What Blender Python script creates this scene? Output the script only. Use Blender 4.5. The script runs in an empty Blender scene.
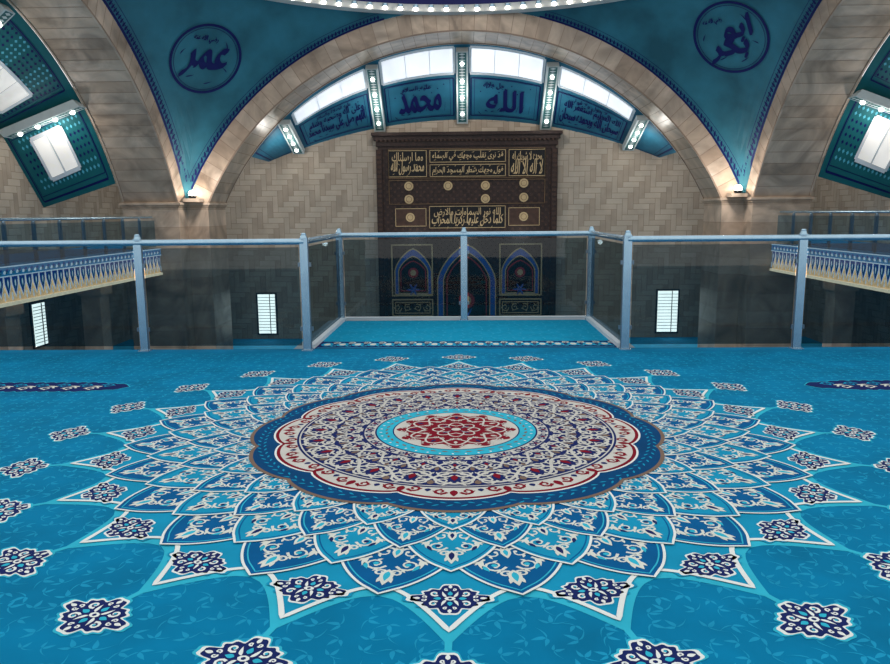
import bpy, math, random
from mathutils import Vector, Matrix
from mathutils.geometry import tessellate_polygon
random.seed(7)
pi=math.pi
scene=bpy.context.scene
coll=scene.collection
scene.view_settings.view_transform='Standard'

# ------------------------------------------------------------------ materials
def lin(c):
    c=c/255.0
    return c/12.92 if c<=0.04045 else ((c+0.055)/1.055)**2.4
MATS={}
def mat(name,rgb,rough=0.8,var=0.12,scale=6.0,metal=0.0,emit=0.0,bump=0.0,spec=0.3,detail=4,dist=0.0):
    if name in MATS: return MATS[name]
    m=bpy.data.materials.new(name); m.use_nodes=True
    nt=m.node_tree; b=nt.nodes['Principled BSDF']
    col=[lin(x) for x in rgb]
    tc=nt.nodes.new('ShaderNodeTexCoord')
    nz=nt.nodes.new('ShaderNodeTexNoise'); nz.inputs['Scale'].default_value=scale; nz.inputs['Detail'].default_value=detail
    nz.inputs['Distortion'].default_value=dist
    nt.links.new(tc.outputs['Object'],nz.inputs['Vector'])
    mx=nt.nodes.new('ShaderNodeValToRGB')
    e=mx.color_ramp.elements
    e[0].position=0.3; e[1].position=0.7
    e[0].color=[max(0,c*(1-var)) for c in col]+[1]; e[1].color=[min(1,c*(1+var)) for c in col]+[1]
    nt.links.new(nz.outputs['Fac'],mx.inputs['Fac'])
    nt.links.new(mx.outputs['Color'],b.inputs['Base Color'])
    b.inputs['Roughness'].default_value=rough; b.inputs['Metallic'].default_value=metal
    b.inputs['Specular IOR Level'].default_value=spec
    if emit>0:
        nt.links.new(mx.outputs['Color'],b.inputs['Emission Color']); b.inputs['Emission Strength'].default_value=emit
    if bump>0:
        bp=nt.nodes.new('ShaderNodeBump'); bp.inputs['Strength'].default_value=bump
        n2=nt.nodes.new('ShaderNodeTexNoise'); n2.inputs['Scale'].default_value=scale*12
        nt.links.new(tc.outputs['Object'],n2.inputs['Vector'])
        nt.links.new(n2.outputs['Fac'],bp.inputs['Height']); nt.links.new(bp.outputs['Normal'],b.inputs['Normal'])
    MATS[name]=m; return m
def glassmat(name,tint,gl=0.04):
    m=bpy.data.materials.new(name); m.use_nodes=True
    nt=m.node_tree; nt.nodes.clear()
    o=nt.nodes.new('ShaderNodeOutputMaterial'); t=nt.nodes.new('ShaderNodeBsdfTransparent')
    g=nt.nodes.new('ShaderNodeBsdfGlossy'); g.inputs['Roughness'].default_value=0.02
    mx=nt.nodes.new('ShaderNodeMixShader'); mx.inputs[0].default_value=gl
    t.inputs['Color'].default_value=(*tint,1)
    nt.links.new(t.outputs[0],mx.inputs[1]); nt.links.new(g.outputs[0],mx.inputs[2]); nt.links.new(mx.outputs[0],o.inputs[0])
    return m

# ------------------------------------------------------------------ builder
class B:
    def __init__(s): s.v=[]; s.f=[]; s.m=[]
    def face(s,pts,m=0):
        n=len(s.v); s.v.extend([tuple(p) for p in pts]); s.f.append(list(range(n,n+len(pts)))); s.m.append(m)
    def box(s,x0,x1,y0,y1,z0,z1,m=0,T=None):
        c=[(x0,y0,z0),(x1,y0,z0),(x1,y1,z0),(x0,y1,z0),(x0,y0,z1),(x1,y0,z1),(x1,y1,z1),(x0,y1,z1)]
        if T: c=[T(*p) for p in c]
        n=len(s.v); s.v.extend(c)
        for q in [(0,3,2,1),(4,5,6,7),(0,1,5,4),(1,2,6,5),(2,3,7,6),(3,0,4,7)]:
            s.f.append([n+i for i in q]); s.m.append(m)
    def prism(s,poly,z0,z1,m=0):
        n=len(poly); 
        s.face([(x,y,z1) for x,y in poly],m); s.face([(x,y,z0) for x,y in reversed(poly)],m)
        for i in range(n):
            a=poly[i]; b=poly[(i+1)%n]
            s.face([(a[0],a[1],z0),(b[0],b[1],z0),(b[0],b[1],z1),(a[0],a[1],z1)],m)
    def cyl(s,p0,p1,r,m=0,n=16,r2=None):
        p0=Vector(p0); p1=Vector(p1); d=(p1-p0).normalized()
        a=d.orthogonal().normalized(); b=d.cross(a); r2=r if r2 is None else r2
        k=len(s.v)
        for P,R in ((p0,r),(p1,r2)):
            for i in range(n):
                t=2*pi*i/n; s.v.append(tuple(P+a*R*math.cos(t)+b*R*math.sin(t)))
        for i in range(n):
            j=(i+1)%n; s.f.append([k+i,k+j,k+n+j,k+n+i]); s.m.append(m)
        s.f.append([k+i for i in reversed(range(n))]); s.m.append(m)
        s.f.append([k+n+i for i in range(n)]); s.m.append(m)
    def sph(s,c,r,m=0,n=12,sz=1.0):
        k=len(s.v); c=Vector(c)
        for j in range(1,n//2):
            ph=pi*j/(n//2)
            for i in range(n):
                t=2*pi*i/n; s.v.append((c.x+r*math.sin(ph)*math.cos(t),c.y+r*math.sin(ph)*math.sin(t),c.z+sz*r*math.cos(ph)))
        rows=n//2-1
        for j in range(rows-1):
            for i in range(n):
                q=(i+1)%n; s.f.append([k+j*n+i,k+(j+1)*n+i,k+(j+1)*n+q,k+j*n+q]); s.m.append(m)
        s.f.append([k+i for i in range(n)]); s.m.append(m)
        s.f.append([k+(rows-1)*n+i for i in reversed(range(n))]); s.m.append(m)
    def poly(s,pts,m,z,fn,convex=False):
        n=len(s.v); s.v.extend([tuple(fn(x,y,z)) for x,y in pts])
        if convex: s.f.append(list(range(n,n+len(pts)))); s.m.append(m)
        else:
            for t in tessellate_polygon([[Vector((x,y,0)) for x,y in pts]]):
                s.f.append([n+i for i in t]); s.m.append(m)
    def rib(s,pts,w,m,z,fn,closed=False):
        N=len(pts); n=len(s.v)
        for i,(x,y) in enumerate(pts):
            if closed: a=pts[(i-1)%N]; b=pts[(i+1)%N]
            else: a=pts[max(0,i-1)]; b=pts[min(N-1,i+1)]
            dx=b[0]-a[0]; dy=b[1]-a[1]; L=math.hypot(dx,dy) or 1
            ww=(w[i] if isinstance(w,list) else w)/2
            s.v.append(tuple(fn(x-dy/L*ww,y+dx/L*ww,z))); s.v.append(tuple(fn(x+dy/L*ww,y-dx/L*ww,z)))
        for i in range(N if closed else N-1):
            j=(i+1)%N; s.f.append([n+2*i,n+2*i+1,n+2*j+1,n+2*j]); s.m.append(m)
    def dot(s,x,y,r,m,z,fn,n=8,sx=1.0):
        s.poly([(x+sx*r*math.cos(2*pi*i/n),y+r*math.sin(2*pi*i/n)) for i in range(n)],m,z,fn,True)
    def leaf(s,x,y,ang,L,W,m,z,fn,curve=0.0,n=6):
        up=[];dn=[]
        for i in range(n+1):
            u=i/n; h=W*math.sin(pi*u**0.75)
            cx=u*L; cy=curve*L*u*u
            up.append((cx,cy+h)); dn.append((cx,cy-h))
        P=up[:-1]+[up[-1]]+dn[-2:0:-1]
        c,sn=math.cos(ang),math.sin(ang)
        s.poly([(x+px*c-py*sn,y+px*sn+py*c) for px,py in P],m,z,fn,True)
    def scroll(s,cx,cy,R,a0,turn,d,w,m,z,fn,n=14,leaves=True):
        pts=[];ws=[]
        for i in range(n+1):
            t=i/n; r=R*(1-.72*t); a=a0+d*turn*2*pi*t
            pts.append((cx+r*math.cos(a),cy+r*math.sin(a))); ws.append(w*(1.15-.5*t))
        s.rib(pts,ws,m,z,fn)
        s.dot(pts[-1][0],pts[-1][1],R*.2,m,z+.00005,fn,6)
        if leaves:
            for q,t in enumerate((.12,.38,.6)):
                r=R*(1-.72*t); a=a0+d*turn*2*pi*t
                s.leaf(cx+r*math.cos(a),cy+r*math.sin(a),a+d*.7,R*.55,R*.14,m,z+.00006+.00002*q,fn,curve=d*.3)
    def text(s,tm,cx,cy,w,h,m,z,fn,shear=0.0,nib=0.0,asp=1.0,dz=.0002):
        # nib: broad-pen effect, stroke swept along a slanted pen edge
        V,F=tm
        if not V: return
        xs=[p[0] for p in V]; ys=[p[1] for p in V]
        W=max(xs)-min(xs) or 1; H=max(ys)-min(ys) or 1
        mx=(max(xs)+min(xs))/2; my=(max(ys)+min(ys))/2
        K=6 if nib>0 else 1
        for k in range(K):
            o=(k/(K-1)-.5)*nib if K>1 else 0
            n=len(s.v)
            for p in V:
                a=(p[0]-mx)/W; b=(p[1]-my)/H
                s.v.append(tuple(fn(cx+a*w+shear*b*h+o*.55,cy+b*h+o*.83*asp,z+k*dz)))
            for f in F: s.f.append([n+i for i in f]); s.m.append(m)

def mk(name,b,mats,label=None,category=None,kind=None,group=None,parent=None,loc=(0,0,0),smooth=False):
    me=bpy.data.meshes.new(name); me.from_pydata(b.v,[],b.f)
    for m in mats: me.materials.append(m)
    me.polygons.foreach_set('material_index',b.m)
    if smooth: me.polygons.foreach_set('use_smooth',[True]*len(b.f))
    me.update()
    o=bpy.data.objects.new(name,me); coll.objects.link(o); o.location=loc
    if label: o['label']=label
    if category: o['category']=category
    if kind: o['kind']=kind
    if group: o['group']=group
    if parent: o.parent=parent
    return o
def empty(name,loc,label,category,group=None):
    o=bpy.data.objects.new(name,None); coll.objects.link(o); o.location=loc; o.empty_display_size=.1
    o['label']=label; o['category']=category
    if group: o['group']=group
    return o
def dup(src,loc,rotz=0.0,label=None):
    o=src.copy(); coll.objects.link(o); o.location=loc; o.rotation_euler=(0,0,rotz)
    if label: o['label']=label
    for c in src.children:
        k=c.copy(); coll.objects.link(k); k.parent=o
    return o

# ------------------------------------------------------------------ arabic text
base={'ء':(0xFE80,1),'آ':(0xFE81,2),'أ':(0xFE83,2),'ؤ':(0xFE85,2),'إ':(0xFE87,2),'ئ':(0xFE89,4),'ا':(0xFE8D,2),'ب':(0xFE8F,4),'ة':(0xFE93,2),
'ت':(0xFE95,4),'ث':(0xFE99,4),'ج':(0xFE9D,4),'ح':(0xFEA1,4),'خ':(0xFEA5,4),'د':(0xFEA9,2),'ذ':(0xFEAB,2),'ر':(0xFEAD,2),'ز':(0xFEAF,2),
'س':(0xFEB1,4),'ش':(0xFEB5,4),'ص':(0xFEB9,4),'ض':(0xFEBD,4),'ط':(0xFEC1,4),'ظ':(0xFEC5,4),'ع':(0xFEC9,4),'غ':(0xFECD,4),'ف':(0xFED1,4),
'ق':(0xFED5,4),'ك':(0xFED9,4),'ل':(0xFEDD,4),'م':(0xFEE1,4),'ن':(0xFEE5,4),'ه':(0xFEE9,4),'و':(0xFEED,2),'ى':(0xFEEF,2),'ي':(0xFEF1,4)}
def shape(s):
    s=s.replace('لا','\uFEFB')
    out=[]
    for i,c in enumerate(s):
        if c=='\uFEFB':
            p=s[i-1] if i else ' '
            out.append('\uFEFC' if p in base and base[p][1]==4 else '\uFEFB'); continue
        if c not in base: out.append(c); continue
        code,n=base[c]
        p=s[i-1] if i else ' '; q=s[i+1] if i+1<len(s) else ' '
        jp=p in base and base[p][1]==4
        jn=(q in base and base[q][1]>1 or q=='\uFEFB') and n==4
        k=0
        if jp and jn: k=3
        elif jp and n>=2: k=1
        elif jn: k=2
        out.append(chr(code+k))
    return ''.join(reversed(out))
def text_mesh(s,bold=0.02):
    cu=bpy.data.curves.new('tmp','FONT'); cu.body=shape(s); cu.size=1; cu.offset=bold; cu.resolution_u=4
    ob=bpy.data.objects.new('tmp',cu); coll.objects.link(ob)
    bpy.context.view_layer.update()
    dg=bpy.context.evaluated_depsgraph_get()
    me=bpy.data.meshes.new_from_object(ob.evaluated_get(dg))
    V=[(v.co.x,v.co.y) for v in me.vertices]; F=[list(p.vertices) for p in me.polygons]
    bpy.data.objects.remove(ob); bpy.data.curves.remove(cu); bpy.data.meshes.remove(me)
    return V,F

# ------------------------------------------------------------------ shared materials
stone=[mat('stone_a',(186,170,152),.7,.12,1.5),mat('stone_b',(174,157,139),.7,.12,1.7),mat('stone_c',(191,176,158),.7,.10,1.3),mat('stone_joint',(142,126,110),.9,.1,3)]
arch_st=[mat('travertine_a',(174,152,132),.35,.40,.7,detail=10,dist=2.0,spec=.5),mat('travertine_b',(166,143,123),.35,.40,.7,detail=10,dist=2.0,spec=.5),mat('travertine_c',(181,160,141),.35,.36,.7,detail=10,dist=2.0,spec=.5),mat('travertine_d',(140,118,102),.6,.2,1.3)]
navy=mat('navy_paint',(10,16,84),.6,.05)
teal=mat('teal_plaster',(46,106,122),.6,.36,.7,bump=.12,detail=10)
tealpanel=mat('teal_panel',(40,108,134),.6,.2,1.0)
tealgreen=mat('teal_green_panel',(22,96,102),.6,.15,1.0)
aqua=mat('aqua_paint',(84,170,190),.6,.1)
white=mat('white_paint',(214,220,224),.6,.05)
lamp=mat('lamp_glow',(255,252,242),.5,0,emit=7.0)
skyl=mat('skylight_glow',(228,232,238),.5,.14,.7,emit=0.8)
skys=mat('side_skylight_glow',(220,216,210),.5,.2,.9,emit=0.55)
wood=mat('dark_carved_wood',(46,30,26),.45,.5,9.0,bump=.3)
wood2=mat('wood_moulding',(66,44,34),.4,.3,6)
gold=mat('gilding',(178,154,116),.5,.12,5,metal=.1,emit=.10)  # faint glow put into the gold colour, though it is no lamp
dgold=mat('dull_gold',(118,92,66),.5,.1)
steel=mat('brushed_steel',(164,192,208),.25,.06,10,metal=.8)
steel2=mat('steel_dark',(110,128,142),.3,.05,metal=.7)  # darker steel tone for post edges and glass clamps
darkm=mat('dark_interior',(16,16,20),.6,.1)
bronze=mat('window_frame_grey',(60,62,66),.6,.1)

YC=16.3; A=9.7; ZC=-2.5; RO=10.6; RI=9.9; RS2=RO*RO+A*A
HALL=-3.85
def T_far(s,d,z): return (s,YC+A+d,z)
def T_left(s,d,z): return (-(A+d),YC+s,z)
def T_right(s,d,z): return ((A+d),YC+s,z)
def sphz(x,y): return ZC+math.sqrt(max(0.01,RS2-x*x-(y-YC)**2))

# ------------------------------------------------------------------ walls (herringbone)
def herring(b,a0,a1,z0,z1,fn,w=.22,n=3,gap=.007):
    L=n*w
    b.poly([(a0,z0),(a1,z0),(a1,z1),(a0,z1)],3,0,fn,True)
    K=int((z1-z0)/w)+n+3
    for k in range(-n-1,K):
        mm=int(((a1-a0)+(K+8)*w)/(2*L))+3
        for m in range(-mm,mm+1):
            for (x,y,dx,dy,c) in ((k*w+2*L*m,k*w,L,w,(0,2,2)),(L+k*w+2*L*m,(k+1)*w-L,w,L,(0,1,1))):
                X0=max(a0,a0+x+gap); X1=min(a1,a0+x+dx-gap); Y0=max(z0,z0+y+gap); Y1=min(z1,z0+y+dy-gap)
                if X1-X0<.02 or Y1-Y0<.02: continue
                b.poly([(X0,Y0),(X1,Y0),(X1,Y1),(X0,Y1)],random.choice(c),.012,fn,True)
b=B(); herring(b,-14.2,14.2,HALL,6.2,lambda x,y,z:(x,30.5-z,y)); b.box(-14.5,14.5,30.52,30.8,HALL,6.2,3)
mk('wall_back',b,stone,kind='structure')
b=B(); herring(b,5.0,30.5,HALL,6.0,lambda x,y,z:(-14.2+z,x,y)); b.box(-14.5,-14.22,-4,30.5,HALL,6.0,3)
mk('wall_left',b,stone,kind='structure')
b=B(); herring(b,5.0,30.5,HALL,6.0,lambda x,y,z:(14.2-z,x,y)); b.box(14.22,14.5,-4,30.5,HALL,6.0,3)
mk('wall_right',b,stone,kind='structure')

# ------------------------------------------------------------------ floors
hallc=mat('hall_carpet',(30,160,210),.95,.15,3)
b=B(); b.box(-14.2,14.2,7.0,30.5,HALL-.2,HALL,0); mk('floor',b,[hallc],kind='structure')
slab=mat('slab_edge',(150,160,165),.6,.08)
b=B(); b.prism([(-14.2,-4),(14.2,-4),(14.2,7.3),(1.78,7.3),(1.78,9.38),(-1.7,9.38),(-1.7,7.3),(-14.2,7.3)],-.45,-.012,0)
mk('floor',b,[slab],kind='structure')
galc=mat('gallery_carpet',(24,140,190),.95,.12,3)
for sg in (-1,1):
    b=B(); xa,xb=sorted((sg*10.45,sg*14.2)); b.box(xa,xb,7.35,28.0,-.5,.2,0); mk('floor',b,[galc],kind='structure')

# ------------------------------------------------------------------ arches
def arch(T,label):
    b=B(); N=54; a0=math.radians(25.5); a1=pi-a0
    def P(r,a,d): return T(r*math.cos(a),d,ZC+r*math.sin(a))
    for i in range(N):
        p=a0+(a1-a0)*i/N; q=a0+(a1-a0)*(i+1)/N
        b.face([P(RI,p,0),P(RI,q,0),P(RO,q,0),P(RO,p,0)],random.choice((0,1,2)))
        b.face([P(RI,p,0),P(RI,q,0),P(RI,q,1.9),P(RI,p,1.9)],random.choice((0,1,2)))
        b.face([P(RI,p,1.9),P(RI,q,1.9),P(RO,q,1.9),P(RO,p,1.9)],1)
        b.face([P(RO,p,0),P(RO,q,0),P(RO,q,1.9),P(RO,p,1.9)],1)
        e=.0008
        b.face([P(RI-.006,p-e,0-.006),P(RI-.006,p+e,0-.006),P(RO,p+e,-.006),P(RO,p-e,-.006)],3)
        b.face([P(RI-.006,p-e,0),P(RI-.006,p+e,0),P(RI-.006,p+e,1.9),P(RI-.006,p-e,1.9)],3)
    for a in (a0,a1):
        b.face([P(RI,a,0),P(RO,a,0),P(RO,a,1.9),P(RI,a,1.9)],1)
    for rr,d in ((RI,.0),(RI,1.84)):
        for i in range(N):
            p=a0+(a1-a0)*i/N; q=a0+(a1-a0)*(i+1)/N
            b.face([P(rr-.03,p,d),P(rr-.03,q,d),P(rr-.03,q,d+.06),P(rr-.03,p,d+.06)],2)
            b.face([P(rr-.03,p,d),P(rr-.03,q,d),P(rr+.02,q,d-.01),P(rr+.02,p,d-.01)],3)
    mk('stone_arch',b,arch_st,label,'arch',group='great arches under the dome')
arch(T_far,'great beige travertine arch framing the prayer wall')
arch(T_left,'great beige travertine arch over the side gallery')
arch(T_right,'great beige travertine arch over the side gallery')

def pointlight(name,loc,e,col,r):
    ld=bpy.data.lights.new(name,'POINT'); ld.energy=e; ld.color=col; ld.shadow_soft_size=r
    lo=bpy.data.objects.new(name,ld); coll.objects.link(lo); lo.location=loc
def pier(sg):
    def mp(poly): return [(sg*x,y) for x,y in (poly if sg>0 else list(reversed(poly)))]
    L=[(8.95,26.0),(9.7,26.0),(9.7,25.2),(11.6,25.2),(11.6,27.9),(8.95,27.9)]
    o=empty('stone_pier',(0,0,0),'massive beige stone corner pier carrying two arches','pier',group='corner piers')
    b=B(); z=HALL; k=0
    while z<1.6:
        z2=min(1.62,z+.6); b.prism(mp(L),z,z2-.01,k%3); b.prism([(x*.9995,y) for x,y in mp(L)],z2-.01,z2,3); z=z2; k+=1
    mk('shaft',b,arch_st,parent=o)
    def off(e): return [(8.95-e,26.0-e),(9.7-e,26-e),(9.7-e,25.2-e),(11.6+e,25.2-e),(11.6+e,27.9+e),(8.95-e,27.9+e)]
    b=B(); b.prism(mp(off(.04)),1.62,1.70,1); b.prism(mp(off(.1)),1.70,1.77,2); b.prism(mp(off(.05)),1.77,1.80,0); mk('impost',b,arch_st,parent=o)
    b=B(); b.prism(mp([(9.05,25.4),(9.6,25.4),(9.6,25.9),(9.05,25.9)]),1.80,1.92,2)
    mk('bracket',b,arch_st,parent=o)
    u=empty('uplight',(sg*9.35,25.65,1.92),'small warm glowing uplight on a stone pier ledge','lamp',group='pier uplights')
    b=B(); b.cyl((0,0,0),(0,0,.1),.11,0,16,.14); mk('housing',b,[darkm],parent=u)
    b=B(); b.cyl((0,0,.1),(0,0,.13),.10,0,16); b.sph((0,0,.16),.13,0); mk('bulb',b,[mat('warm_glow',(255,244,226),.5,0,emit=20)],parent=u)
    pointlight('uplight_light',(sg*8.7,24.9,2.4),80,(1,.95,.88),.12)
pier(-1); pier(1)

# ------------------------------------------------------------------ pendentives
for sg in (-1,1):
    b=B(); NA=48; NR=16
    def PT(i,j):
        ph=pi/2*i/NA; c,s_=math.cos(ph),math.sin(ph)
        rb=A/max(c,s_); r=A+(rb-A)*j/NR
        x=sg*r*c; y=YC+r*s_
        return (x,y,sphz(x,y))
    for i in range(NA):
        for j in range(NR): b.face([PT(i,j),PT(i+1,j),PT(i+1,j+1),PT(i,j+1)],0)
    for side in (0,1):
        def fn(x,y,z):
            X,Y=(sg*x,YC+A-y) if side==0 else (sg*(A-y),YC+x)
            zz=sphz(X,Y); c=Vector((0,YC,ZC)); p=Vector((X,Y,zz)); return tuple(p+(c-p).normalized()*(.015+z))
        xs=[2.6+i*(9.5-2.6)/80 for i in range(81)]
        def ok(x,y): return x*x+(A-y)**2>A*A+.05
        for off_,w,m in ((.03,.05,1),(.22,.012,1)):
            pts=[(x,off_) for x in xs if ok(x,off_)]
            b.rib(pts,w,m,0,fn)
        x=2.8
        while x<9.4:
            if ok(x,.3):
                b.leaf(x,.06,pi/2,.12,.035,1,.002,fn); b.dot(x+.06,.13,.018,1,.002,fn,6)
            x+=.12
    mk('ceiling',b,[teal,navy,aqua],kind='structure')
def roundel(x0,y0,items,label):
    C=Vector((0,YC,ZC)); p=Vector((x0,y0,0)); p.z=sphz(p.x,p.y); R=math.sqrt(RS2)
    n0=(p-C).normalized()
    e1=Vector((n0.y,-n0.x,0)).normalized(); e2=e1.cross(n0)
    if e2.z<0: e2=-e2
    fn=lambda x,y,z: tuple(C+(n0*R+e1*x+e2*y).normalized()*(R-.03-z))
    b=B(); circ=[(math.cos(2*pi*i/64),math.sin(2*pi*i/64)) for i in range(64)]
    b.rib([(x*1.15,y*1.15) for x,y in circ],.085,0,0,fn,True)
    b.rib([(x*1.05,y*1.05) for x,y in circ],.018,0,0,fn,True)
    for k,(t,bd,cx,cy,w,h,sh,nib) in enumerate(items):
        b.text(text_mesh(t,bd),cx,cy,w,h,0,.002+.003*k,fn,shear=sh,nib=nib)
    for (x,y,a,l,c_) in ((.62,.42,1.75,.3,.3),(-.88,.05,1.3,.26,-.3),(.80,-.35,2.2,.22,.3),(-.55,-.66,.1,.3,.2),(.1,-.84,.2,.3,.2)):
        b.leaf(x,y,a,l,.02,0,.012,fn,curve=c_)
    mk('calligraphy_roundel',b,[navy],label,'wall calligraphy',group='painted roundels on the corner vaults')
roundel(-8.15,24.25,[('عمر',-.004,0.0,-.12,1.40,1.05,.10,.15),('رضي الله عنه',.0,-.15,.66,.8,.26,0,.03)],'navy circular calligraphy, name Umar, on blue plaster')
roundel(8.23,23.8,[('ابو',-.004,.26,.22,.90,.85,.06,.12),('بكر',-.004,-.15,-.32,1.25,.80,.10,.13),('رضي الله عنه',-.002,-.42,.62,.6,.22,0,.03)],'navy circular calligraphy, name Abu Bakr, on blue plaster')

# dome ring / drum
ringcol=mat('drum_stone',(200,196,190),.6,.1,2)
b=B(); N=96; dz=-.17
prof=[(A+.02,8.06),(A-.25,8.10),(A-.32,8.3),(A-.12,8.36),(A-.12,8.55),(A+.1,8.62),(A+.1,9.3),(A-.3,9.4),(A-.3,9.6),(A+.15,9.7),(A+.15,11.0)]
pm_=[0,0,0,1,0,0,2,0,1,0]
for i in range(N):
    p=2*pi*i/N; q=2*pi*(i+1)/N
    for j in range(len(prof)-1):
        (r0,z0),(r1,z1)=prof[j],prof[j+1]; z0+=dz; z1+=dz
        b.face([(r0*math.cos(p),YC+r0*math.sin(p),z0),(r0*math.cos(q),YC+r0*math.sin(q),z0),(r1*math.cos(q),YC+r1*math.sin(q),z1),(r1*math.cos(p),YC+r1*math.sin(p),z1)],pm_[j])
mk('trim_1',b,[ringcol,navy,aqua],kind='structure')
src=None
for i in range(-15,16):
    a=pi/2+i*math.radians(3.1)
    loc=((A-.36)*math.cos(a),YC+(A-.36)*math.sin(a),8.22+dz)
    if src is None:
        b=B(); b.cyl((0,0,-.04),(0,0,.05),.09,0,12); b.cyl((0,0,-.06),(0,0,-.04),.07,1,12)
        b.sph((0,0,-.07),.08,1,8)
        src=mk('downlight',b,[steel,lamp],'small round glowing downlight on the dome cornice','lamp',group='downlights around the dome ring',loc=loc)
    else: dup(src,loc)

# ------------------------------------------------------------------ side vaults with ribs and skylights
def archz(s): return ZC+math.sqrt(max(0,RI*RI-s*s))
wi=[1]
tmcache={}
def TM(s,b=.02):
    if (s,b) not in tmcache: tmcache[(s,b)]=text_mesh(s,b)
    return tmcache[(s,b)]
def vault(T,smax,low,panelmat,texts,visible):
    def wz(s):
        s=abs(s)
        if s<=6.6 or not low: return 5.03-s*s/40
        return 3.94-(s-6.6)/2.0*2.3
    def P(s,t,off=0):
        d=1.95+2.55*t-off*.707; za=archz(s)+.02; z=za+(wz(s)-za)*t-off*.707
        return T(s,d,z)
    edges=[-smax,-6.6,-3.3,0,3.3,6.6,smax]
    for k in range(6):
        s0,s1=edges[k],edges[k+1]
        if not visible(s0,s1): continue
        b=B()
        n=10
        for i in range(n):
            for j in range(4):
                a=s0+(s1-s0)*i/n; c=s0+(s1-s0)*(i+1)/n
                b.face([P(a,j/4),P(c,j/4),P(c,(j+1)/4),P(a,(j+1)/4)],0)
        fn=lambda x,y,z:P(x,y,.02+z)
        end=(k in(0,5))
        mg=.34 if not end else .14
        T0=.39 if not low else .06
        if end: T0=.06
        for mgn,w,m in ((mg,.045,1),(mg+.13,.015,1)):
            cc=[(s0+mgn+(s1-s0-2*mgn)*i/12,T0+mgn*.1) for i in range(13)]
            dd=[(x,.97-mgn*.12) for x,y in reversed(cc)]
            for seg in (cc,dd):
                nn=len(b.v)
                for (x,y) in seg: b.v.append(fn(x,y-w/7,0)); b.v.append(fn(x,y+w/7,0))
                for i in range(len(seg)-1): b.f.append([nn+2*i,nn+2*i+1,nn+2*i+3,nn+2*i+2]); b.m.append(m)
            for xx in (cc[0][0],cc[-1][0]):
                y0=cc[0][1]; y1=dd[0][1]
                b.face([fn(xx-w/2,y0,.001),fn(xx+w/2,y0,.001),fn(xx+w/2,y1,.001),fn(xx-w/2,y1,.001)],m)
        if low:
            yy=T0+.07
            while yy<.9:
                x=s0+mg+.22
                while x<s1-mg-.15:
                    b.face([fn(x-.05,yy,0),fn(x,yy-.015,0),fn(x+.05,yy,0),fn(x,yy+.015,0)],2 if int(x*10)%2 else 1); x+=.17
                yy+=.052
        mk('ceiling',b,[panelmat,navy,aqua],kind='structure')
        if texts.get(k):
            b=B(); tx=texts[k]
            cx=(s0+s1)/2; w=(s1-s0)-1.05
            g=lambda x,y,z:P(x,1.35-y,.035+z)
            for q,(t,bd,x,y,ww,hh,nib) in enumerate(tx[0]):
                b.text(TM(t,bd),cx+x*w,y,w*ww,hh,0,.003*q,g,nib=nib,asp=.3,dz=.0004)
            for q in range(9): b.leaf(cx-w*.46+q*w*.11,.485+.02*(q%2),-.3+.2*q,.16,.007,0,.012,g); b.dot(cx-w*.42+q*w*.105,.76+.05*(q%3),.009,0,.012,g,6,3)
            mk('calligraphy_inscription',b,[navy],tx[1],'wall calligraphy',group='inscriptions on the sloping vault panels')
        if end and not low: continue
        b=B(); t0,t1=(.03,.35) if k in (2,3) else (.06,.33)
        if low: t0,t1=(.42,.80)
        if end: t0,t1=.36,.74
        m0=.3 if not low else .75
        a0=s0+m0; a1=s1-m0
        if end: a0,a1=(6.98,8.0) if s0>0 else (-8.0,-6.98)
        n=8
        for i in range(n):
            a=a0+(a1-a0)*i/n; c=a0+(a1-a0)*(i+1)/n
            b.face([P(a,t0,.06),P(c,t0,.06),P(c,t1,.06),P(a,t1,.06)],0)
        def bar(sa,ta,sb,tb,w,m=1):
            if abs(sa-sb)<.01:
                b.face([P(sa-w,ta,.09),P(sa+w,ta,.09),P(sa+w,tb,.09),P(sa-w,tb,.09)],m)
            else:
                for i in range(8):
                    x=sa+(sb-sa)*i/8; y=sa+(sb-sa)*(i+1)/8
                    b.face([P(x,ta-w/3,.092),P(y,ta-w/3,.092),P(y,ta+w/3,.092),P(x,ta+w/3,.092)],m)
        for xx in (a0,a1): bar(xx,t0,xx,t1,.05)
        if not end: 
            for q in (1,2): xx=a0+(a1-a0)*q/3; bar(xx,t0,xx,t1,.012)
        else: bar(a0,(t0+t1)/2,a1,(t0+t1)/2,.03)
        bar(a0,t0,a1,t0,.05); bar(a0,t1,a1,t1,.05)
        mk('window_%d'%wi[0],b,[skys if low else skyl,white],kind='structure'); wi[0]+=1
    for s in (-6.6,-3.3,0,3.3,6.6):
        if not visible(s-.1,s+.1): continue
        o=empty('vault_rib',(0,0,0),'pale patterned sloping rib beam with small round lamps','ceiling beam',group='sloping vault rib beams')
        b=B(); hw=.22
        def Q(x,t,off): 
            d=1.95+2.55*t-off*.707; z=archz(s)+(wz(s)-archz(s))*t-off*.707; return T(s+x,d,z)
        t0,t1=.04,.985
        c=[Q(-hw,t0,.03),Q(hw,t0,.03),Q(hw,t0,.3),Q(-hw,t0,.3),Q(-hw,t1,.03),Q(hw,t1,.03),Q(hw,t1,.3),Q(-hw,t1,.3)]
        n=len(b.v); b.v.extend(c)
        for q in [(0,1,2,3),(4,5,6,7),(0,1,5,4),(1,2,6,5),(2,3,7,6),(3,0,4,7)]: b.f.append([n+i for i in q]); b.m.append(0)
        fn=lambda x,y,z:Q(x,y,.305+z)
        b.face([fn(-.16,.05,0),fn(.16,.05,0),fn(.16,.96,0),fn(-.16,.96,0)],1)
        for i in range(24):
            t=.07+i*.037; b.face([fn(-.12,t,.004),fn(0,t-.014,.004),fn(.12,t,.004),fn(0,t+.014,.004)],0)
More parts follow.
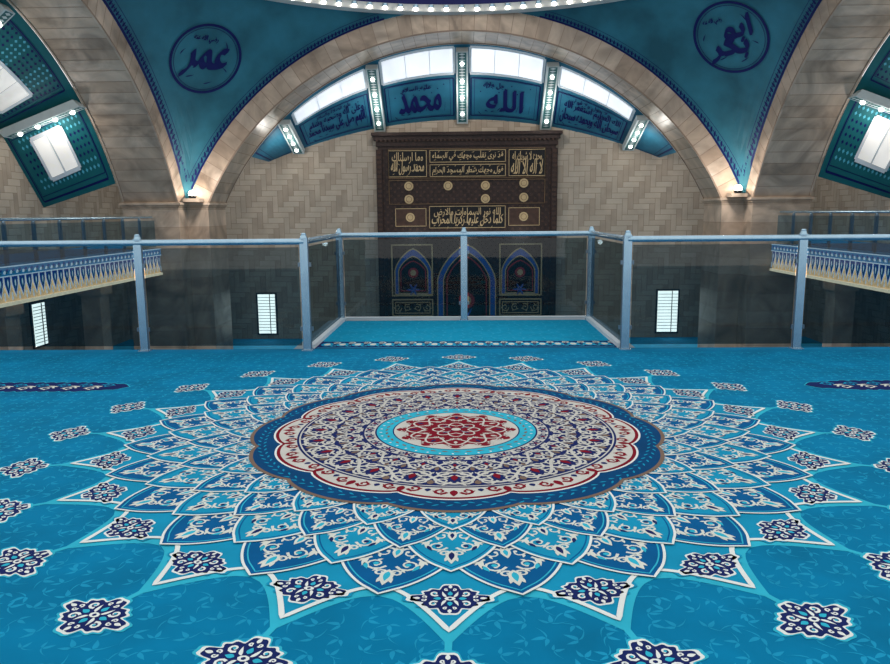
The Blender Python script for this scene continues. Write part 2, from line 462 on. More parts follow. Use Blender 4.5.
        mk('beam',b,[mat('rib_paint',(190,200,200),.6,.05),mat('rib_green',(44,96,98),.6,.1),navy],parent=o)
        for t in (.18,.40,.62,.84):
            c=Q(0,t,.33); b=B(); b.sph((0,0,0),.075,0,10); mk('lamp',b,[lamp],parent=o,loc=c)
        pointlight('rib_light',Q(0,.55,.9),34,(1,.95,.88),.15)
dense=lambda a,b_,c:[(a,-.004,0,.60,1.0,.24,.045),(b_,-.004,.02,.76,.95,.18,.035),(c,-.004,0,.86,.6,.09,.02)]
vault(T_far,7.9,False,tealpanel,{1:(dense('اللهم صل على سيدنا محمد','وعلى اله وصحبه وسلم','عليه الصلاة والسلام'),'dense navy calligraphy painted on a blue vault panel'),
 2:([('محمد',-.006,0,.65,.72,.27,.13),('عليه السلام',-.004,-.05,.83,.5,.09,.03)],'navy calligraphy of Muhammad on a blue vault panel'),
 3:([('الله',-.006,0,.65,.62,.29,.12),('جل جلاله',-.004,-.2,.84,.35,.09,.03)],'navy calligraphy of Allah on a blue vault panel'),
 4:(dense('سبحان الله وبحمده سبحان','الله العظيم استغفر الله','ولا حول ولا قوة'),'dense navy calligraphy painted on a blue vault panel')},lambda a,b:True)
vault(T_left,8.6,True,tealgreen,{},lambda a,b:b>-4)
vault(T_right,8.6,True,tealgreen,{},lambda a,b:b>-4)

# ------------------------------------------------------------------ mihrab screen
MX=.16
def PX(x): return (x-468.5)/24.7+MX
def PZ(y): return 1.865-(y-200)*.0401
m0=empty('mihrab_screen',(MX,30.3,HALL),'tall dark carved wooden prayer-wall screen with gilded calligraphy','mihrab')
def mpart(name,b,mats,label=None):
    b.v=[(x-MX,y-30.3,z-HALL) for x,y,z in b.v]
    return mk(name,b,mats,label,parent=m0)
b=B(); xl,xr=PX(382),PX(555)
b.box(xl,xr,30.15,30.47,HALL,PZ(150),0)
for i in range(46):
    for j in range(50):
        x=xl+.15+i*(xr-xl-.3)/45; z=HALL+.2+j*.15
        if (i+j)%2==0: b.box(x-.045,x+.045,30.135,30.15,z-.045,z+.045,1)
mpart('body',b,[wood,wood2])
b=B()
for (e,z0,z1,d) in ((.05,PZ(150),PZ(147),.05),(.12,PZ(147),PZ(143),.12),(.2,PZ(141),PZ(137),.2),(.28,PZ(137),PZ(134),.3)):
    b.box(xl-e,xr+e,30.15-d,30.47,z0,z1,0)
b.box(xl-.1,xr+.1,30.08,30.47,PZ(143),PZ(141),1)
x=xl-.1
while x<xr+.1: b.box(x,x+.08,29.95,30.1,PZ(142.6),PZ(141),1); x+=.17
mpart('cornice',b,[wood,wood2],'dentilled dark wooden cornice')
for xx in (xl,xr):
    b=B(); b.box(xx-.12,xx+.12,30.05,30.47,HALL,PZ(150),0); 
    for q in range(40): b.box(xx-.08,xx+.08,30.03,30.05,HALL+.15+q*.19,HALL+.25+q*.19,1)
    mpart('pilaster',b,[wood,wood2])
def frame(b,x0,x1,y0,y1,w=.03,m=0,Y=30.12,d=.04):
    X0,X1,Z0,Z1=PX(x0),PX(x1),PZ(y1),PZ(y0)
    b.box(X0,X1,Y-d,Y+.02,Z1-w,Z1,m); b.box(X0,X1,Y-d,Y+.02,Z0,Z0+w,m)
    b.box(X0,X0+w,Y-d,Y+.02,Z0,Z1,m); b.box(X1-w,X1,Y-d,Y+.02,Z0,Z1,m)
fnw=lambda x,y,z:(x,30.085-z,y)
panels=[((391,429,151,177),'محمد رسول الله','وما ارسلناك',2),((432,507,151,163),'قد نرى تقلب وجهك في السماء','فلنولينك قبلة ترضاها',1),((432,507,165,177),'فول وجهك شطر المسجد الحرام','وحيث ما كنتم',1),((510,546,151,177),'لا اله الا الله','وحده لا شريك له',2),
        ((431,507,206,228),'كلما دخل عليها زكريا المحراب','الله نور السماوات والارض',2)]
for (x0,x1,y0,y1),tx,t2,nl in panels:
    b=B(); b.box(PX(x0),PX(x1),30.1,30.16,PZ(y1),PZ(y0),1); frame(b,x0,x1,y0,y1,.022)
    mpart('inscription_panel',b,[gold,darkm])
    b=B(); cx=(PX(x0)+PX(x1))/2; cz=(PZ(y0)+PZ(y1))/2; w=PX(x1)-PX(x0)-.22; h=PZ(y0)-PZ(y1)-.10
    if nl==1:
        b.text(TM(tx,-.012),cx,cz-.02,w,h*.88,0,0,fnw,shear=.05,nib=.025)
        for q in range(int(w/.17)): b.leaf(cx-w/2+.05+q*.17,cz+h*(.36 if q%2 else -.42),.3+.5*(q%3),.11,.010,0,.003,fnw)
    else:
        b.text(TM(tx,-.012),cx,cz-h*.16,w,h*.60,0,0,fnw,shear=.08,nib=.035)
        b.text(TM(t2,-.012),cx,cz+h*.24,w*.94,h*.46,0,.003,fnw,nib=.022)
        for q in range(int(w/.15)):
            b.leaf(cx-w/2+.05+q*.15,cz-h*.46+(q%4)*.2*h,.5+q,.12,.010,0,.006,fnw)
    mpart('gilded_lettering',b,[gold],'gilded Arabic calligraphy')
for (x0,x1,y0,y1) in ((397,428,208,226),(510,541,208,226)):
    b=B(); b.box(PX(x0),PX(x1),30.1,30.16,PZ(y1),PZ(y0),1); frame(b,x0,x1,y0,y1,.022); mpart('square_panel',b,[gold,wood2])
for (x0,x1,y0,y1) in ((391,546,149.5,178.5),(391,546,180,204)):
    b=B(); frame(b,x0,x1,y0,y1,.02); mpart('border_moulding',b,[dgold])
for (x,y) in ((411,186),(450,186),(487,186),(525,184),(411,199),(487,199),(525,198),(412,217),(525,217)):
    b=B(); b.cyl((PX(x),30.04,PZ(y)),(PX(x),30.14,PZ(y)),.18,0,20); b.cyl((PX(x),30.03,PZ(y)),(PX(x),30.04,PZ(y)),.12,1,16); b.cyl((PX(x),30.02,PZ(y)),(PX(x),30.03,PZ(y)),.10,0,12)
    mpart('medallion',b,[gold,dgold])
def ogive(cx,w,z0,zs,zt,n=14):
    L=[(cx-w,z0),(cx-w,zs)]
    for i in range(1,n):
        t=i/n; L.append((cx-w*(1-t**1.6)**.75, zs+(zt-zs)*t))
    L.append((cx,zt)); R=[(2*cx-x,z) for x,z in reversed(L[:-1])]
    return L+R
red=mat('mihrab_red',(150,44,50),.5,.1); blu=mat('mihrab_blue',(46,92,168),.5,.1)
def niche(cx,w,z0,zs,zt,name,label):
    b=B(); P0=ogive(cx,w,z0,zs,zt)
    f=lambda x,y,z:(x,30.11-z,y)
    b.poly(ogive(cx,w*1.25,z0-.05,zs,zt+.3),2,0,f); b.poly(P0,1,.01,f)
    b.rib(ogive(cx,w*1.25,z0-.05,zs,zt+.3),.05,0,.02,f,True); b.rib(P0,.04,0,.024,f,True); b.rib(ogive(cx,w*.85,z0+.1,zs,zt-.2),.05,3,.022,f,True)
    b.dot(cx,(z0+zs)/2+.4,w*.35,3,.02,f,16); b.dot(cx,(z0+zs)/2+.4,w*.2,0,.03,f,12)
    for q in range(6): b.leaf(cx,(z0+zs)/2-.3,q*pi/3,w*.5,.04,2,.02+.001*q,f)
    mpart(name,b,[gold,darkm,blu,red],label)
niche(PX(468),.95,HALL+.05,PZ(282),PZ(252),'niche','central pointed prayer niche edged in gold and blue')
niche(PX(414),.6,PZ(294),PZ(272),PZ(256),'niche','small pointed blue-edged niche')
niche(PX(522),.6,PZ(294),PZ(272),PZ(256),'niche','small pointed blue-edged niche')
for x0,x1 in ((392,434),(501,544)):
    b=B(); frame(b,x0,x1,244,297,.05); frame(b,x0,x1,300,318,.05); frame(b,x0+3,x1-3,303,315,.03)
    for q in range(4):
        cx=PX(x0+6+q*10); b.scroll(cx,PZ(309),.16,q,1.2,1 if q%2 else -1,.03,0,0,fnw)
    mpart('lower_frame',b,[gold,wood2])
for x in (-2.2,0,2.2): pointlight('mihrab_fill_light',(MX+x,28.8,.2),22,(1,.93,.85),.1)  # fill lights added to brighten the lower screen, no fixtures modelled

winglow=mat('lit_window',(248,240,226),.5,.06,2,emit=4.0)
def wwin(T,w,z0,z1):
    b=B(); 
    b.box(-w/2-.07,w/2+.07,-.06,.0,z0-.07,z1+.07,0,T); b.box(-w/2,w/2,-.08,-.06,z0,z1,1,T)
    for i in range(1,13): z=z0+(z1-z0)*i/13; b.box(-w/2,w/2,-.09,-.08,z-.012,z+.012,2,T)
    b.box(-.015+w*.2,.015+w*.2,-.1,-.08,z0,z1,0,T)
    mk('window_%d'%wi[0],b,[bronze,winglow,white],kind='structure'); wi[0]+=1
wwin(lambda x,y,z:(x-8.25,30.48+y,z),.72,-3.6,-1.95)
wwin(lambda x,y,z:(x+8.45,30.48+y,z),.82,-3.6,-1.9)
wwin(lambda x,y,z:(-14.18-y,x+23.9,z),.7,-2.9,-1.5)
wwin(lambda x,y,z:(14.18+y,x+23.9,z),.7,-2.9,-1.5)

# ------------------------------------------------------------------ side gallery fascia, railings, columns
cream=mat('cream_lit',(244,214,176),.6,.08,emit=1.5)  # emission imitates the lit cream underside of the gallery edge
ftb=mat('fascia_teal',(34,132,180),.6,.08,emit=.6)  # teal, navy and white fascia paints emit to imitate LED light on them
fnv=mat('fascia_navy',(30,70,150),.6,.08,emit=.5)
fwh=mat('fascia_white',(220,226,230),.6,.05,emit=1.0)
for sg in (-1,1):
    X=sg*10.45
    b=B()
    b.box(*sorted((X,X-sg*.12)),7.35,25.0,-.0,.24,0)
    b.box(*sorted((X,X-sg*.06)),7.35,25.0,-.62,0,1)
    fn=lambda x,y,z:(X-sg*(.08+z),x,y)
    y=7.5
    while y<24.9:
        b.poly([(y-.14,0),(y+.14,0),(y+.13,-.20),(y,-.50),(y-.13,-.20)],5,.008,fn,True)
        b.poly([(y-.112,0),(y+.112,0),(y+.10,-.18),(y,-.44),(y-.10,-.18)],2,.012,fn,True)
        b.leaf(y,-.04,-pi/2,.28,.05,3,.016,fn); b.leaf(y,-.07,-pi/2,.18,.022,5,.02,fn)
        b.dot(y+.14,-.40,.04,5,.010,fn,8,.8); b.leaf(y+.14,-.56,pi/2,.14,.03,5,.010,fn)
        y+=.28
    b.box(*sorted((X-sg*.0,X-sg*.14)),7.35,25.0,-.66,-.58,4)
    fn2=lambda x,y,z:(X-sg*(.125+z),x,y)
    y=7.5
    while y<24.8:
        b.leaf(y,.12,.4,.12,.04,2,.0,fn2); b.leaf(y,.12,pi+.4,.12,.04,5,.001,fn2); b.leaf(y,.12,-.6,.1,.03,3,.002,fn2); y+=.24
    b.box(*sorted((X-sg*.12,X-sg*.135)),7.35,25.0,.0,.025,5); b.box(*sorted((X-sg*.12,X-sg*.135)),7.35,25.0,.215,.24,5)
    mk('gallery_fascia',b,[ftb,mat('fascia_warm_glow',(232,190,140),emit=.9),fnv,aqua,cream,fwh],'ornate turquoise and navy fascia with pointed fringe over warm light','gallery edge')  # backing behind the fringe glows by its own colour, imitating warm light
    for k,yy in enumerate((12.5,17.0,21.5)):
        b=B(); b.box(-.35,.35,-.35,.35,0,.35,1); b.box(-.28,.28,-.28,.28,.35,2.9,0); b.box(-.36,.36,-.36,.36,2.9,3.2,2)
        mk('stone_column',b,arch_st,'square beige stone column under the side gallery','column',group='columns under galleries',loc=(sg*10.95,yy,HALL))
    src=None
    for k in range(12):
        yy=10.9+1.2*k
        if src is None:
            src=empty('gallery_railing_post',(sg*10.60,yy,.2),'thin grey metal railing post on the side gallery','railing post',group='side gallery railing posts')
            b=B(); b.box(-.03,.03,-.05,.05,0,1.02,0); mk('shaft',b,[mat('dull_steel',(120,138,150),.35,.05,metal=.6)],parent=src)
            b=B(); b.box(-.04,.07,-.09,.09,0,.03,0); mk('base_plate',b,[steel],parent=src)
            b=B(); b.cyl((0,0,1.02),(0,0,1.05),.04,0,12); mk('cap',b,[steel],parent=src)
        else: dup(src,(sg*10.60,yy,.2))
    b=B(); b.cyl((sg*10.60,7.4,1.29),(sg*10.60,25.1,1.29),.035,0); mk('gallery_handrail',b,[steel],'round steel handrail along the side gallery','handrail')
    b=B(); b.box(*sorted((sg*10.52,sg*10.54)),7.4,25.1,.28,1.18,0); mk('gallery_glass',b,[glassmat('gallery_glass_mat',(.66,.78,.85),.03)],'long tinted glass balustrade on the side gallery','glass panel')

# ------------------------------------------------------------------ front railing
glass=glassmat('smoked_glass',(.45,.53,.57),.03)
HR=1.085
def post(loc,rot=0,first=[None]):
    if first[0] is None:
        o=empty('railing_post',loc,'brushed steel railing post with glass clamps','railing post',group='mezzanine railing posts')
        b=B(); b.box(-.038,.038,-.022,.022,.012,1.12,0); b.box(-.044,.044,-.010,.010,.012,1.12,1); mk('shaft',b,[steel,steel2],parent=o)
        b=B(); b.cyl((0,0,1.12),(0,0,1.15),.04,0,20,.026); b.sph((0,0,1.155),.028,0,12,.6); mk('cap',b,[steel],parent=o)
        b=B(); b.box(-.055,.055,-.05,.05,0,.010,0); b.cyl((-.045,0,.010),(-.045,0,.02),.009,0,8); b.cyl((.045,0,.010),(.045,0,.02),.009,0,8); mk('base_plate',b,[steel],parent=o)
        for sx in (-1,1):
            for z in (.22,.86):
                b=B(); b.box(*sorted((sx*.038,sx*.064)),-.014,.014,z-.02,z+.02,0); mk('glass_clamp',b,[steel2],parent=o)
        first[0]=o; return o
    return dup(first[0],loc,rot)
YF=7.22; YB=9.28
XL,XR=-1.52,1.64
fx=[-6.6,-4.91,-3.17,XL]; gx=[XR,3.32,5.05,6.75]
for x in fx+gx: post((x,YF,0))
for x in (XL,.05,XR): post((x,YB,0))
def rail(p0,p1,label):
    b=B(); b.cyl(p0,p1,.030,0,20); mk('handrail',b,[steel],label,'handrail',group='mezzanine handrails')
rail((-11,YF,HR),(XL,YF,HR),'round brushed steel handrail along the carpet edge'); rail((XR,YF,HR),(11,YF,HR),'round brushed steel handrail along the carpet edge')
rail((XL,YF,HR),(XL,YB,HR),'short steel handrail on the side of the projecting balcony'); rail((XR,YF,HR),(XR,YB,HR),'short steel handrail on the side of the projecting balcony')
rail((XL,YB,HR),(XR,YB,HR),'round steel handrail across the projecting balcony')
def gpan(x0,y0,x1,y1):
    b=B()
    if abs(y0-y1)<.01: b.box(x0+.055,x1-.055,y0-.005,y0+.005,.05,1.03,0)
    else: b.box(x0-.005,x0+.005,y0+.06,y1-.06,.05,1.03,0)
    mk('glass_panel',b,[glass],'smoked grey glass balustrade panel between steel posts','glass panel',group='mezzanine glass panels')
for L_ in (fx,gx):
    for i in range(3): gpan(L_[i],YF,L_[i+1],YF)
gpan(-11,YF,-6.6,YF); gpan(6.75,YF,11,YF)
gpan(XL,YF,XL,YB); gpan(XR,YF,XR,YB); gpan(XL,YB,.05,YB); gpan(.05,YB,XR,YB)

# ------------------------------------------------------------------ carpet
FIELD,LEAF,CYAN,MID,DARK,CREAM,WHITE,RED,TAN,NAVY,BAND,MCR=range(12)
cm=[mat('carpet_field',(0,116,158),.95,.16,3,spec=.1),mat('carpet_leaf',(24,142,182),.95,.1,spec=.1),mat('carpet_cyan',(48,174,200),.95,.08,spec=.1),
    mat('carpet_mid',(20,142,180),.95,.08,spec=.1),mat('carpet_dark',(2,88,142),.95,.1,spec=.1),mat('carpet_cream',(212,214,204),.95,.06,spec=.1),
    mat('carpet_white',(224,228,224),.95,.04,spec=.1),mat('carpet_red',(122,16,36),.95,.08,spec=.1),mat('carpet_tan',(120,100,88),.95,.08,spec=.1),
    mat('carpet_navy',(24,38,92),.95,.1,spec=.1),mat('carpet_band',(4,66,112),.95,.1,spec=.1),mat('carpet_greige',(198,196,188),.95,.06,spec=.1)]
c=B()
ident=lambda x,y,z:(x,y,z)
c.poly([(-14.2,-4),(14.2,-4),(14.2,7.3),(-14.2,7.3)],FIELD,0,ident,True)
CX,CY=.0,4.40
def lz(k): return .0005*k
gx_=-5.2; cnt=0
while gx_<5.2:
    gy=1.5
    while gy<7.1:
        x=gx_+random.uniform(-.02,.02); y=gy+random.uniform(-.02,.02)
        r=math.hypot(x-CX,y-CY)
        if r>1.95 and not(y>6 and abs(x)>5.0):
            a=random.uniform(0,2*pi); s=random.uniform(.8,1.2); cnt+=1
            zz=.0001+.00001*(cnt%17)
            c.leaf(x,y,a,.044*s,.009*s,LEAF,zz,ident,curve=.4,n=4)
            c.leaf(x,y,a+1.9,.038*s,.007*s,LEAF,zz+.0002,ident,curve=-.4,n=4)
            c.leaf(x,y,a-1.6,.05*s,.0035*s,LEAF,zz+.0004,ident,curve=.8,n=4)
        gy+=.085
    gx_+=.085
def pm(a,rm): return lambda x,y,z:(CX+math.sin(a+x/rm)*y,CY-math.cos(a+x/rm)*y,z)
def ring(N,off=0):
    for k in range(N): yield (k+off)*2*pi/N
H=pi/24
def disc(r,m,z,n=96,lob=0,amp=0,ph=0):
    pts=[]
    for i in range(n*2):
        t=2*pi*i/(n*2); rr=r+(amp*(abs(math.cos(lob*t/2+ph))**.7-1) if lob else 0)
        pts.append((CX+rr*math.sin(t),CY-rr*math.cos(t)))
    c.poly(pts,m,z,ident)
def petal(rb,rs,rt,kind,n=16,k=1.0):
    L=[]
    for i in range(5):
        q=i/5; L.append((H*k*(.5+.5*math.sin(pi/2*q)),rb+(rs-rb)*q))
    for i in range(n+1):
        s=i/n
        if kind=='star': fr=1-s**.55
        else: fr=(math.cos(pi/2*s)**.95)*(1-.10*math.sin(pi*s))*(1 if s<.8 else (1-(s-.8)*1.2))
        L.append((H*k*fr,rs+(rt-rs)*s))
    R=[(-x,y) for x,y in L[:-1]]
    return L+list(reversed(R))
def cross(s,fn,cx,cy,z0,halo=CYAN,sx=1.3):
    def shp(k): 
        out=[]
        for i in range(96):
            t=2*pi*i/96; r=s*k*(.50+.48*abs(math.cos(2*t))**4+.28*abs(math.sin(2*t))**3-.05*math.cos(16*t))
            out.append((cx+sx*r*math.cos(t),cy+r*math.sin(t)))
        return out
    c.poly(shp(1.16),halo,z0,fn); c.poly(shp(1.07),WHITE,z0+lz(1),fn); c.poly(shp(.97),NAVY,z0+lz(2),fn)
    z=z0+lz(3)
    for mx in (-1,1):
        for my in (-1,1):
            a=math.atan2(my,mx)
            c.scroll(cx+mx*s*.36*sx,cy+my*s*.33,s*.17,a+pi,1.0,mx*my,s*.08,WHITE,z,fn,n=9,leaves=False)
            c.scroll(cx+mx*s*.60*sx,cy+my*s*.10,s*.09,a+pi,1.0,-mx*my,s*.055,WHITE,z,fn,n=8,leaves=False)
            c.scroll(cx+mx*s*.10*sx,cy+my*s*.62,s*.08,a+pi,1.0,mx*my,s*.055,WHITE,z,fn,n=8,leaves=False)
            c.leaf(cx+mx*s*.12,cy+my*s*.1,a,s*.38,s*.06,WHITE,z+.0001,fn,curve=mx*my*.4)
            c.dot(cx+mx*s*.36*sx,cy+my*s*.33,s*.05,CYAN,z+.0004,fn,6)
    for a,l in ((0,sx),(pi/2,1),(pi,sx),(-pi/2,1)):
        c.leaf(cx+.68*s*l*math.cos(a),cy+.68*s*l*math.sin(a),a,s*.26,s*.07,WHITE,z+.00025,fn)
        c.leaf(cx+.20*s*l*math.cos(a),cy+.20*s*l*math.sin(a),a,s*.28,s*.09,CYAN,z+.0003,fn)
    c.dot(cx,cy,s*.13,WHITE,z+.0003,fn,8,sx); c.dot(cx,cy,s*.07,NAVY,z+.0004,fn,6)
for a in ring(24):
    f=pm(a,1.0)
    c.poly(petal(1.5,1.98,2.27,'star'),CYAN,lz(2),f)
    c.poly([(-.007,2.12),(.007,2.12),(.004,2.40),(-.004,2.40)],CYAN,lz(2)+.0003,f,True)
    cross(.122,pm(a,2.42),0,2.43,lz(3)+.0002)
def arab(a,r0,r1,W,col,z,w,acc):
    Hh=r1-r0; f=pm(a,r0+.4*(r1-r0))
    for m in (-1,1):
        ff=lambda x,y,zz:f(m*x,y,zz)
        k=0
        for (xf,yf,Rf,dd) in ((.25,.16,.23,1),(.66,.26,.22,-1),(.30,.46,.22,-1),(.14,.66,.12,1)):
            c.scroll(xf*W,r0+yf*Hh,Rf*W,pi*.9,1.15,dd,w,col,z+.00008*k,ff,n=11,leaves=(k<3)); k+=1
        c.leaf(.50*W,r0+.34*Hh,pi*.35,.30*W,.06*W,col,z+.0005,ff,curve=.4)
        c.leaf(.44*W,r0+.12*Hh,pi*.15,.26*W,.05*W,acc,z+.0005,ff,curve=.3)
        c.leaf(.52*W,r0+.46*Hh,pi*.65,.26*W,.045*W,acc,z+.0005,ff)
        c.leaf(.05*W,r0+.74*Hh,pi*.40,.24*W,.05*W,col,z+.0005,ff)
        c.dot(.66*W,r0+.26*Hh,.06*W,acc,z+.0006,ff,6); c.dot(.30*W,r0+.46*Hh,.06*W,acc,z+.0006,ff,6)
    c.leaf(0,r0+.04*Hh,pi/2,.26*Hh,.11*W,col,z+.0006,f); c.leaf(0,r0+.08*Hh,pi/2,.16*Hh,.05*W,acc,z+.0008,f)
    c.leaf(0,r0+.58*Hh,pi/2,.36*Hh,.12*W,col,z+.0007,f); c.leaf(0,r0+.63*Hh,pi/2,.22*Hh,.06*W,acc,z+.0008,f)
layers=[(0,1.5,1.92,2.19,'star',MID,8,0),(.5,1.35,1.70,1.98,'lotus',DARK,16,1.60),(0,1.2,1.52,1.80,'lotus',MID,21,1.44),(.5,1.1,1.35,1.62,'lotus',DARK,26,1.30),(0,1.05,1.20,1.44,'lotus',MID,31,1.20)]
for off_,rb,rs,rt,kind,fill,k,vb in layers:
    for a in ring(24,off_):
        f=pm(a,1.0); P=petal(rb,rs,rt,kind); z=lz(k)
        c.poly(P,fill,z,f)
        wp=[f(x,y,0)[:2] for x,y in P]
        c.rib(wp,.020 if kind=='star' else .011,WHITE,z+lz(3),ident)
        if kind=='star': cross(.104,pm(a,2.0),0,1.99,z+lz(1),halo=MID,sx=1.5)
        else:
            P2=petal(rb+.02,rs,rt-.03,kind,k=.90)
            c.rib([f(x,y,0)[:2] for x,y in P2],.006,CYAN if fill==DARK else DARK,z+.0004,ident)
            arab(a,vb,rt-.04,H*(vb+.4*(rt-vb))*.92,CREAM,z+lz(1),.011 if rs>1.4 else .009,CYAN if fill==DARK else NAVY)
# medallion
D0=37
disc(1.262,TAN,lz(D0),lob=12,amp=.055)
disc(1.240,BAND,lz(D0+1),lob=12,amp=.055)
for a in ring(110):
    c.leaf(0,1.145,0.4,.04,.006,MID,lz(D0+2),pm(a,1.15)); c.leaf(0,1.175,2.6,.04,.006,MID,lz(D0+2),pm(a,1.15))
disc(1.122,WHITE,lz(D0+2)+.0002,lob=12,amp=.06); disc(1.110,RED,lz(D0+3),lob=12,amp=.06)
disc(1.090,MCR,lz(D0+4),lob=12,amp=.06)
for k,a in enumerate(ring(24)):
    rr=1.03 if k%2==0 else 1.005
    f=pm(a,rr); z=lz(D0+5)
    for m in (-1,1):
        ff=lambda x,y,zz:f(m*x,y,zz)
        c.scroll(.066,rr-.012,.036,pi*.9,1.1,-1,.017,RED,z,ff,n=10)
    c.leaf(0,rr-.03,pi/2,.08,.020,RED,z+.0003,f); c.leaf(.135,.985,pi/2,.04,.016,NAVY,z+.0003,f)
disc(.968,NAVY,lz(D0+6))
def wav(base_,amp,ph=0,n=480,q=12): return [(CX+r*math.sin(t),CY-r*math.cos(t)) for t,r in [(2*pi*i/n,base_+amp*math.cos(q*2*pi*i/n+ph)) for i in range(n)]]
disc(.955,MCR,lz(D0+7)); disc(.946,NAVY,lz(D0+7)+.0002)
for amp,b_,m,w_ in ((.080,.840,MCR,.018),(-.080,.840,MCR,.018),(.075,.66,MCR,.015),(-.075,.66,MCR,.015)):
    c.rib(wav(b_,amp),w_,m,lz(D0+8)+ (.0002 if amp<0 else 0),ident,True)
disc(.565,MCR,lz(D0+9))
for a in ring(24):
    z=lz(D0+10)
    for rr,R,w,col in ((.885,.048,.014,MCR),(.785,.046,.014,MCR),(.69,.040,.013,MCR),(.61,.032,.011,MCR),(.535,.028,.013,NAVY)):
        f=pm(a,rr); xo=rr*pi/24*.5
        for m in (-1,1):
            ff=lambda x,y,zz:f(m*x,y,zz)
            c.scroll(xo,rr,min(R,xo*.9),pi*(.9 if rr>.7 else -.6),1.2,-1,w,col,z,ff,n=10)
    f=pm(a,.8)
    c.leaf(0,.80,pi/2,.08,.018,RED,z+.0003,f); c.leaf(0,.71,pi/2,.05,.012,TAN,z+.0004,f); c.leaf(0,.63,pi/2,.05,.012,RED,z+.0003,f)
    c.leaf(0,.525,pi/2,.04,.012,RED,z+.0003,f)
    f=pm(a+pi/24,.8); c.leaf(0,.935,-pi/2,.06,.016,TAN,z+.0003,f); c.leaf(0,.74,-pi/2,.06,.014,TAN,z+.0003,f)
disc(.500,NAVY,lz(D0+11)); disc(.490,CYAN,lz(D0+11)+.0002); disc(.392,NAVY,lz(D0+12)); disc(.384,MCR,lz(D0+12)+.0002)
for a in ring(40): c.leaf(-.012,.425,.2,.045,.008,TAN,lz(D0+12),pm(a,.43)); c.leaf(-.012,.455,1.6,.02,.006,WHITE,lz(D0+12)+.0002,pm(a,.43))
c.poly(wav(.335,.035),RED,lz(D0+12)+.0004,ident)
c.rib(wav(.25,.055,0,480,6),.012,MCR,lz(D0+13),ident,True); c.rib(wav(.25,-.055,0,480,6),.012,MCR,lz(D0+13)+.0002,ident,True)
c.rib(wav(.11,.035,0,480,4),.010,MCR,lz(D0+13),ident,True); c.rib(wav(.11,-.035,0,480,4),.010,MCR,lz(D0+13)+.0002,ident,True)
for a in ring(12):
    z=lz(D0+14); f=pm(a,.28)
    for m in (-1,1):
        ff=lambda x,y,zz:f(m*x,y,zz)
        c.scroll(.042,.325,.024,pi*.9,1.2,-1,.008,MCR,z,ff,n=10); c.scroll(.034,.20,.022,-pi*.6,1.2,-1,.008,MCR,z,ff,n=10,leaves=False)
    c.leaf(0,.24,pi/2,.05,.012,NAVY if int(a*10)%2 else MCR,z+.0003,f)
for a in ring(4,.5):
    z=lz(D0+15); c.leaf(0,.03,pi/2,.09,.026,NAVY,z,pm(a,.2)); c.leaf(0,.045,pi/2,.05,.012,MCR,z+.0002,pm(a,.2))
c.dot(CX,CY,.03,MCR,lz(D0+16),ident,12)
for sg in (-1,1):
    x0=2.66; Y=5.66
    fn=lambda x,y,z:(sg*x+.04,y,z)
    up=[(x0,Y)]
    n=60
    for i in range(n+1):
        x=x0+.06+(8-x0-.06)*i/n
        for q in range(3): up.append((x+q*.03,Y+min(.15,.07+(x-x0)*.25)+.025*math.sin(pi*q/3)))
    P=up+[(x,2*Y-y) for x,y in reversed(up[1:])]
    c.poly(P,NAVY,lz(2),fn); c.rib(P,.010,CYAN,lz(3),fn,True)
    x=x0+.2
    while x<7.8:
        c.scroll(x,Y+.05,.055,0,1.2,1,.014,MID,lz(3),fn); c.scroll(x+.09,Y-.05,.055,pi,1.2,-1,.014,CREAM,lz(4),fn); c.leaf(x+.02,Y,.3,.1,.012,CREAM,lz(5)+.0001,fn); x+=.18
mk('patterned_carpet',c,cm,'turquoise mosque carpet with a great radial star medallion','carpet')
c=B(); c.poly([(-1.47,7.31),(1.59,7.31),(1.59,9.25),(-1.47,9.25)],0,0,ident,True)
c.poly([(-1.47,7.315),(1.59,7.315),(1.59,7.74),(-1.47,7.74)],1,.001,ident,True)
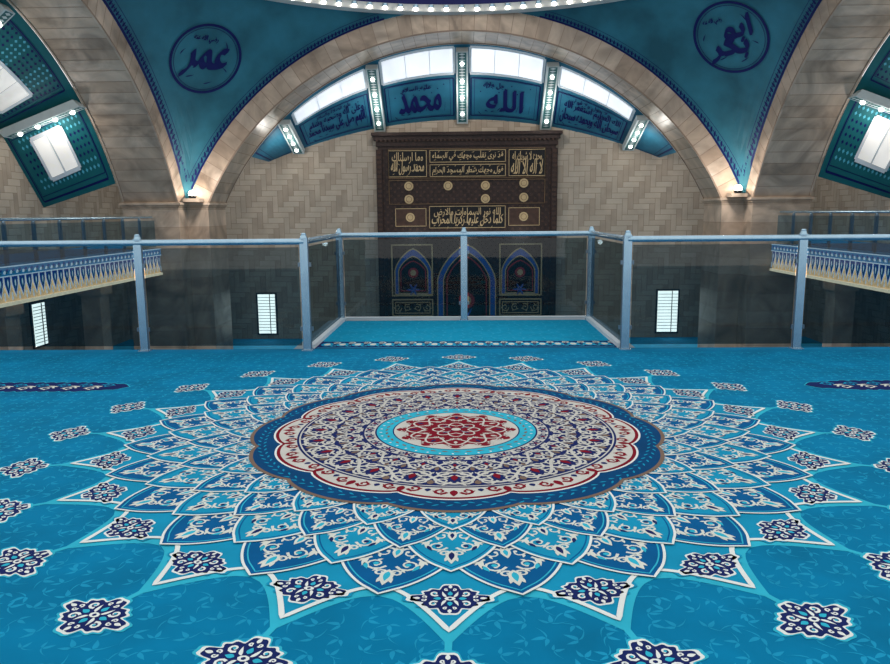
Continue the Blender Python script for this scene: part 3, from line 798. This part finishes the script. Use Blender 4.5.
c.rib([(-1.45,7.71),(1.57,7.71)],.025,4,.002,ident); c.rib([(-1.45,7.345),(1.57,7.345)],.02,4,.002,ident)
x=-1.38
while x<1.55:
    c.dot(x,7.53,.11,2,.002,ident,8,.6); c.dot(x,7.53,.06,3,.003,ident,6,.6); c.scroll(x+.08,7.45,.05,0,1.1,1,.018,4,.0025,ident); c.scroll(x+.08,7.62,.05,2,1.1,-1,.018,3,.0027,ident,leaves=False); x+=.16
for gy in range(13):
    for gx2 in range(28):
        x=-1.4+gx2*.11; y=7.84+gy*.106; c.leaf(x,y,random.uniform(0,6.3),.06,.01,4,.001,ident,curve=.4)
mk('balcony_carpet',c,[mat('balcony_turquoise',(14,146,184),.95,.08,5,spec=.1),cm[NAVY],cm[MID],cm[CREAM],mat('balcony_leaf',(36,162,198),.95)],'turquoise carpet with navy border on the projecting balcony','carpet')
for x in (XL,XR):
    sg=-1 if x<0 else 1
    b=B(); b.box(x-.05,x+.05,7.32,9.36,-.011,.04,0); mk('trim_%d'%(2 if sg<0 else 3),b,[white],kind='structure')
b=B(); b.box(XL-.05,XR+.05,9.34,9.42,-.011,.03,0); mk('trim_4',b,[white],kind='structure')

# ------------------------------------------------------------------ world & camera
w=bpy.data.worlds.new('World'); scene.world=w; w.use_nodes=True
bg=w.node_tree.nodes['Background']; bg.inputs[0].default_value=(.97,.99,1,1); bg.inputs[1].default_value=1.12
cam=bpy.data.cameras.new('Camera'); co=bpy.data.objects.new('Camera',cam); coll.objects.link(co); scene.camera=co
cam.sensor_width=36; cam.lens=735/890*36; cam.clip_start=.05; cam.clip_end=200
p=math.radians(9.2); yaw=math.radians(1.56); ro=math.radians(.5)
fh=Vector((-math.sin(yaw),math.cos(yaw),0)); F=fh*math.cos(p)+Vector((0,0,-math.sin(p)))
Rt=Vector((math.cos(yaw),math.sin(yaw),0)); U=Rt.cross(F)
R2=Rt*math.cos(ro)-U*math.sin(ro); U2=U*math.cos(ro)+Rt*math.sin(ro)
M=Matrix((R2,U2,-F)).transposed().to_4x4(); M.translation=Vector((.056,0,1.35)); co.matrix_world=M
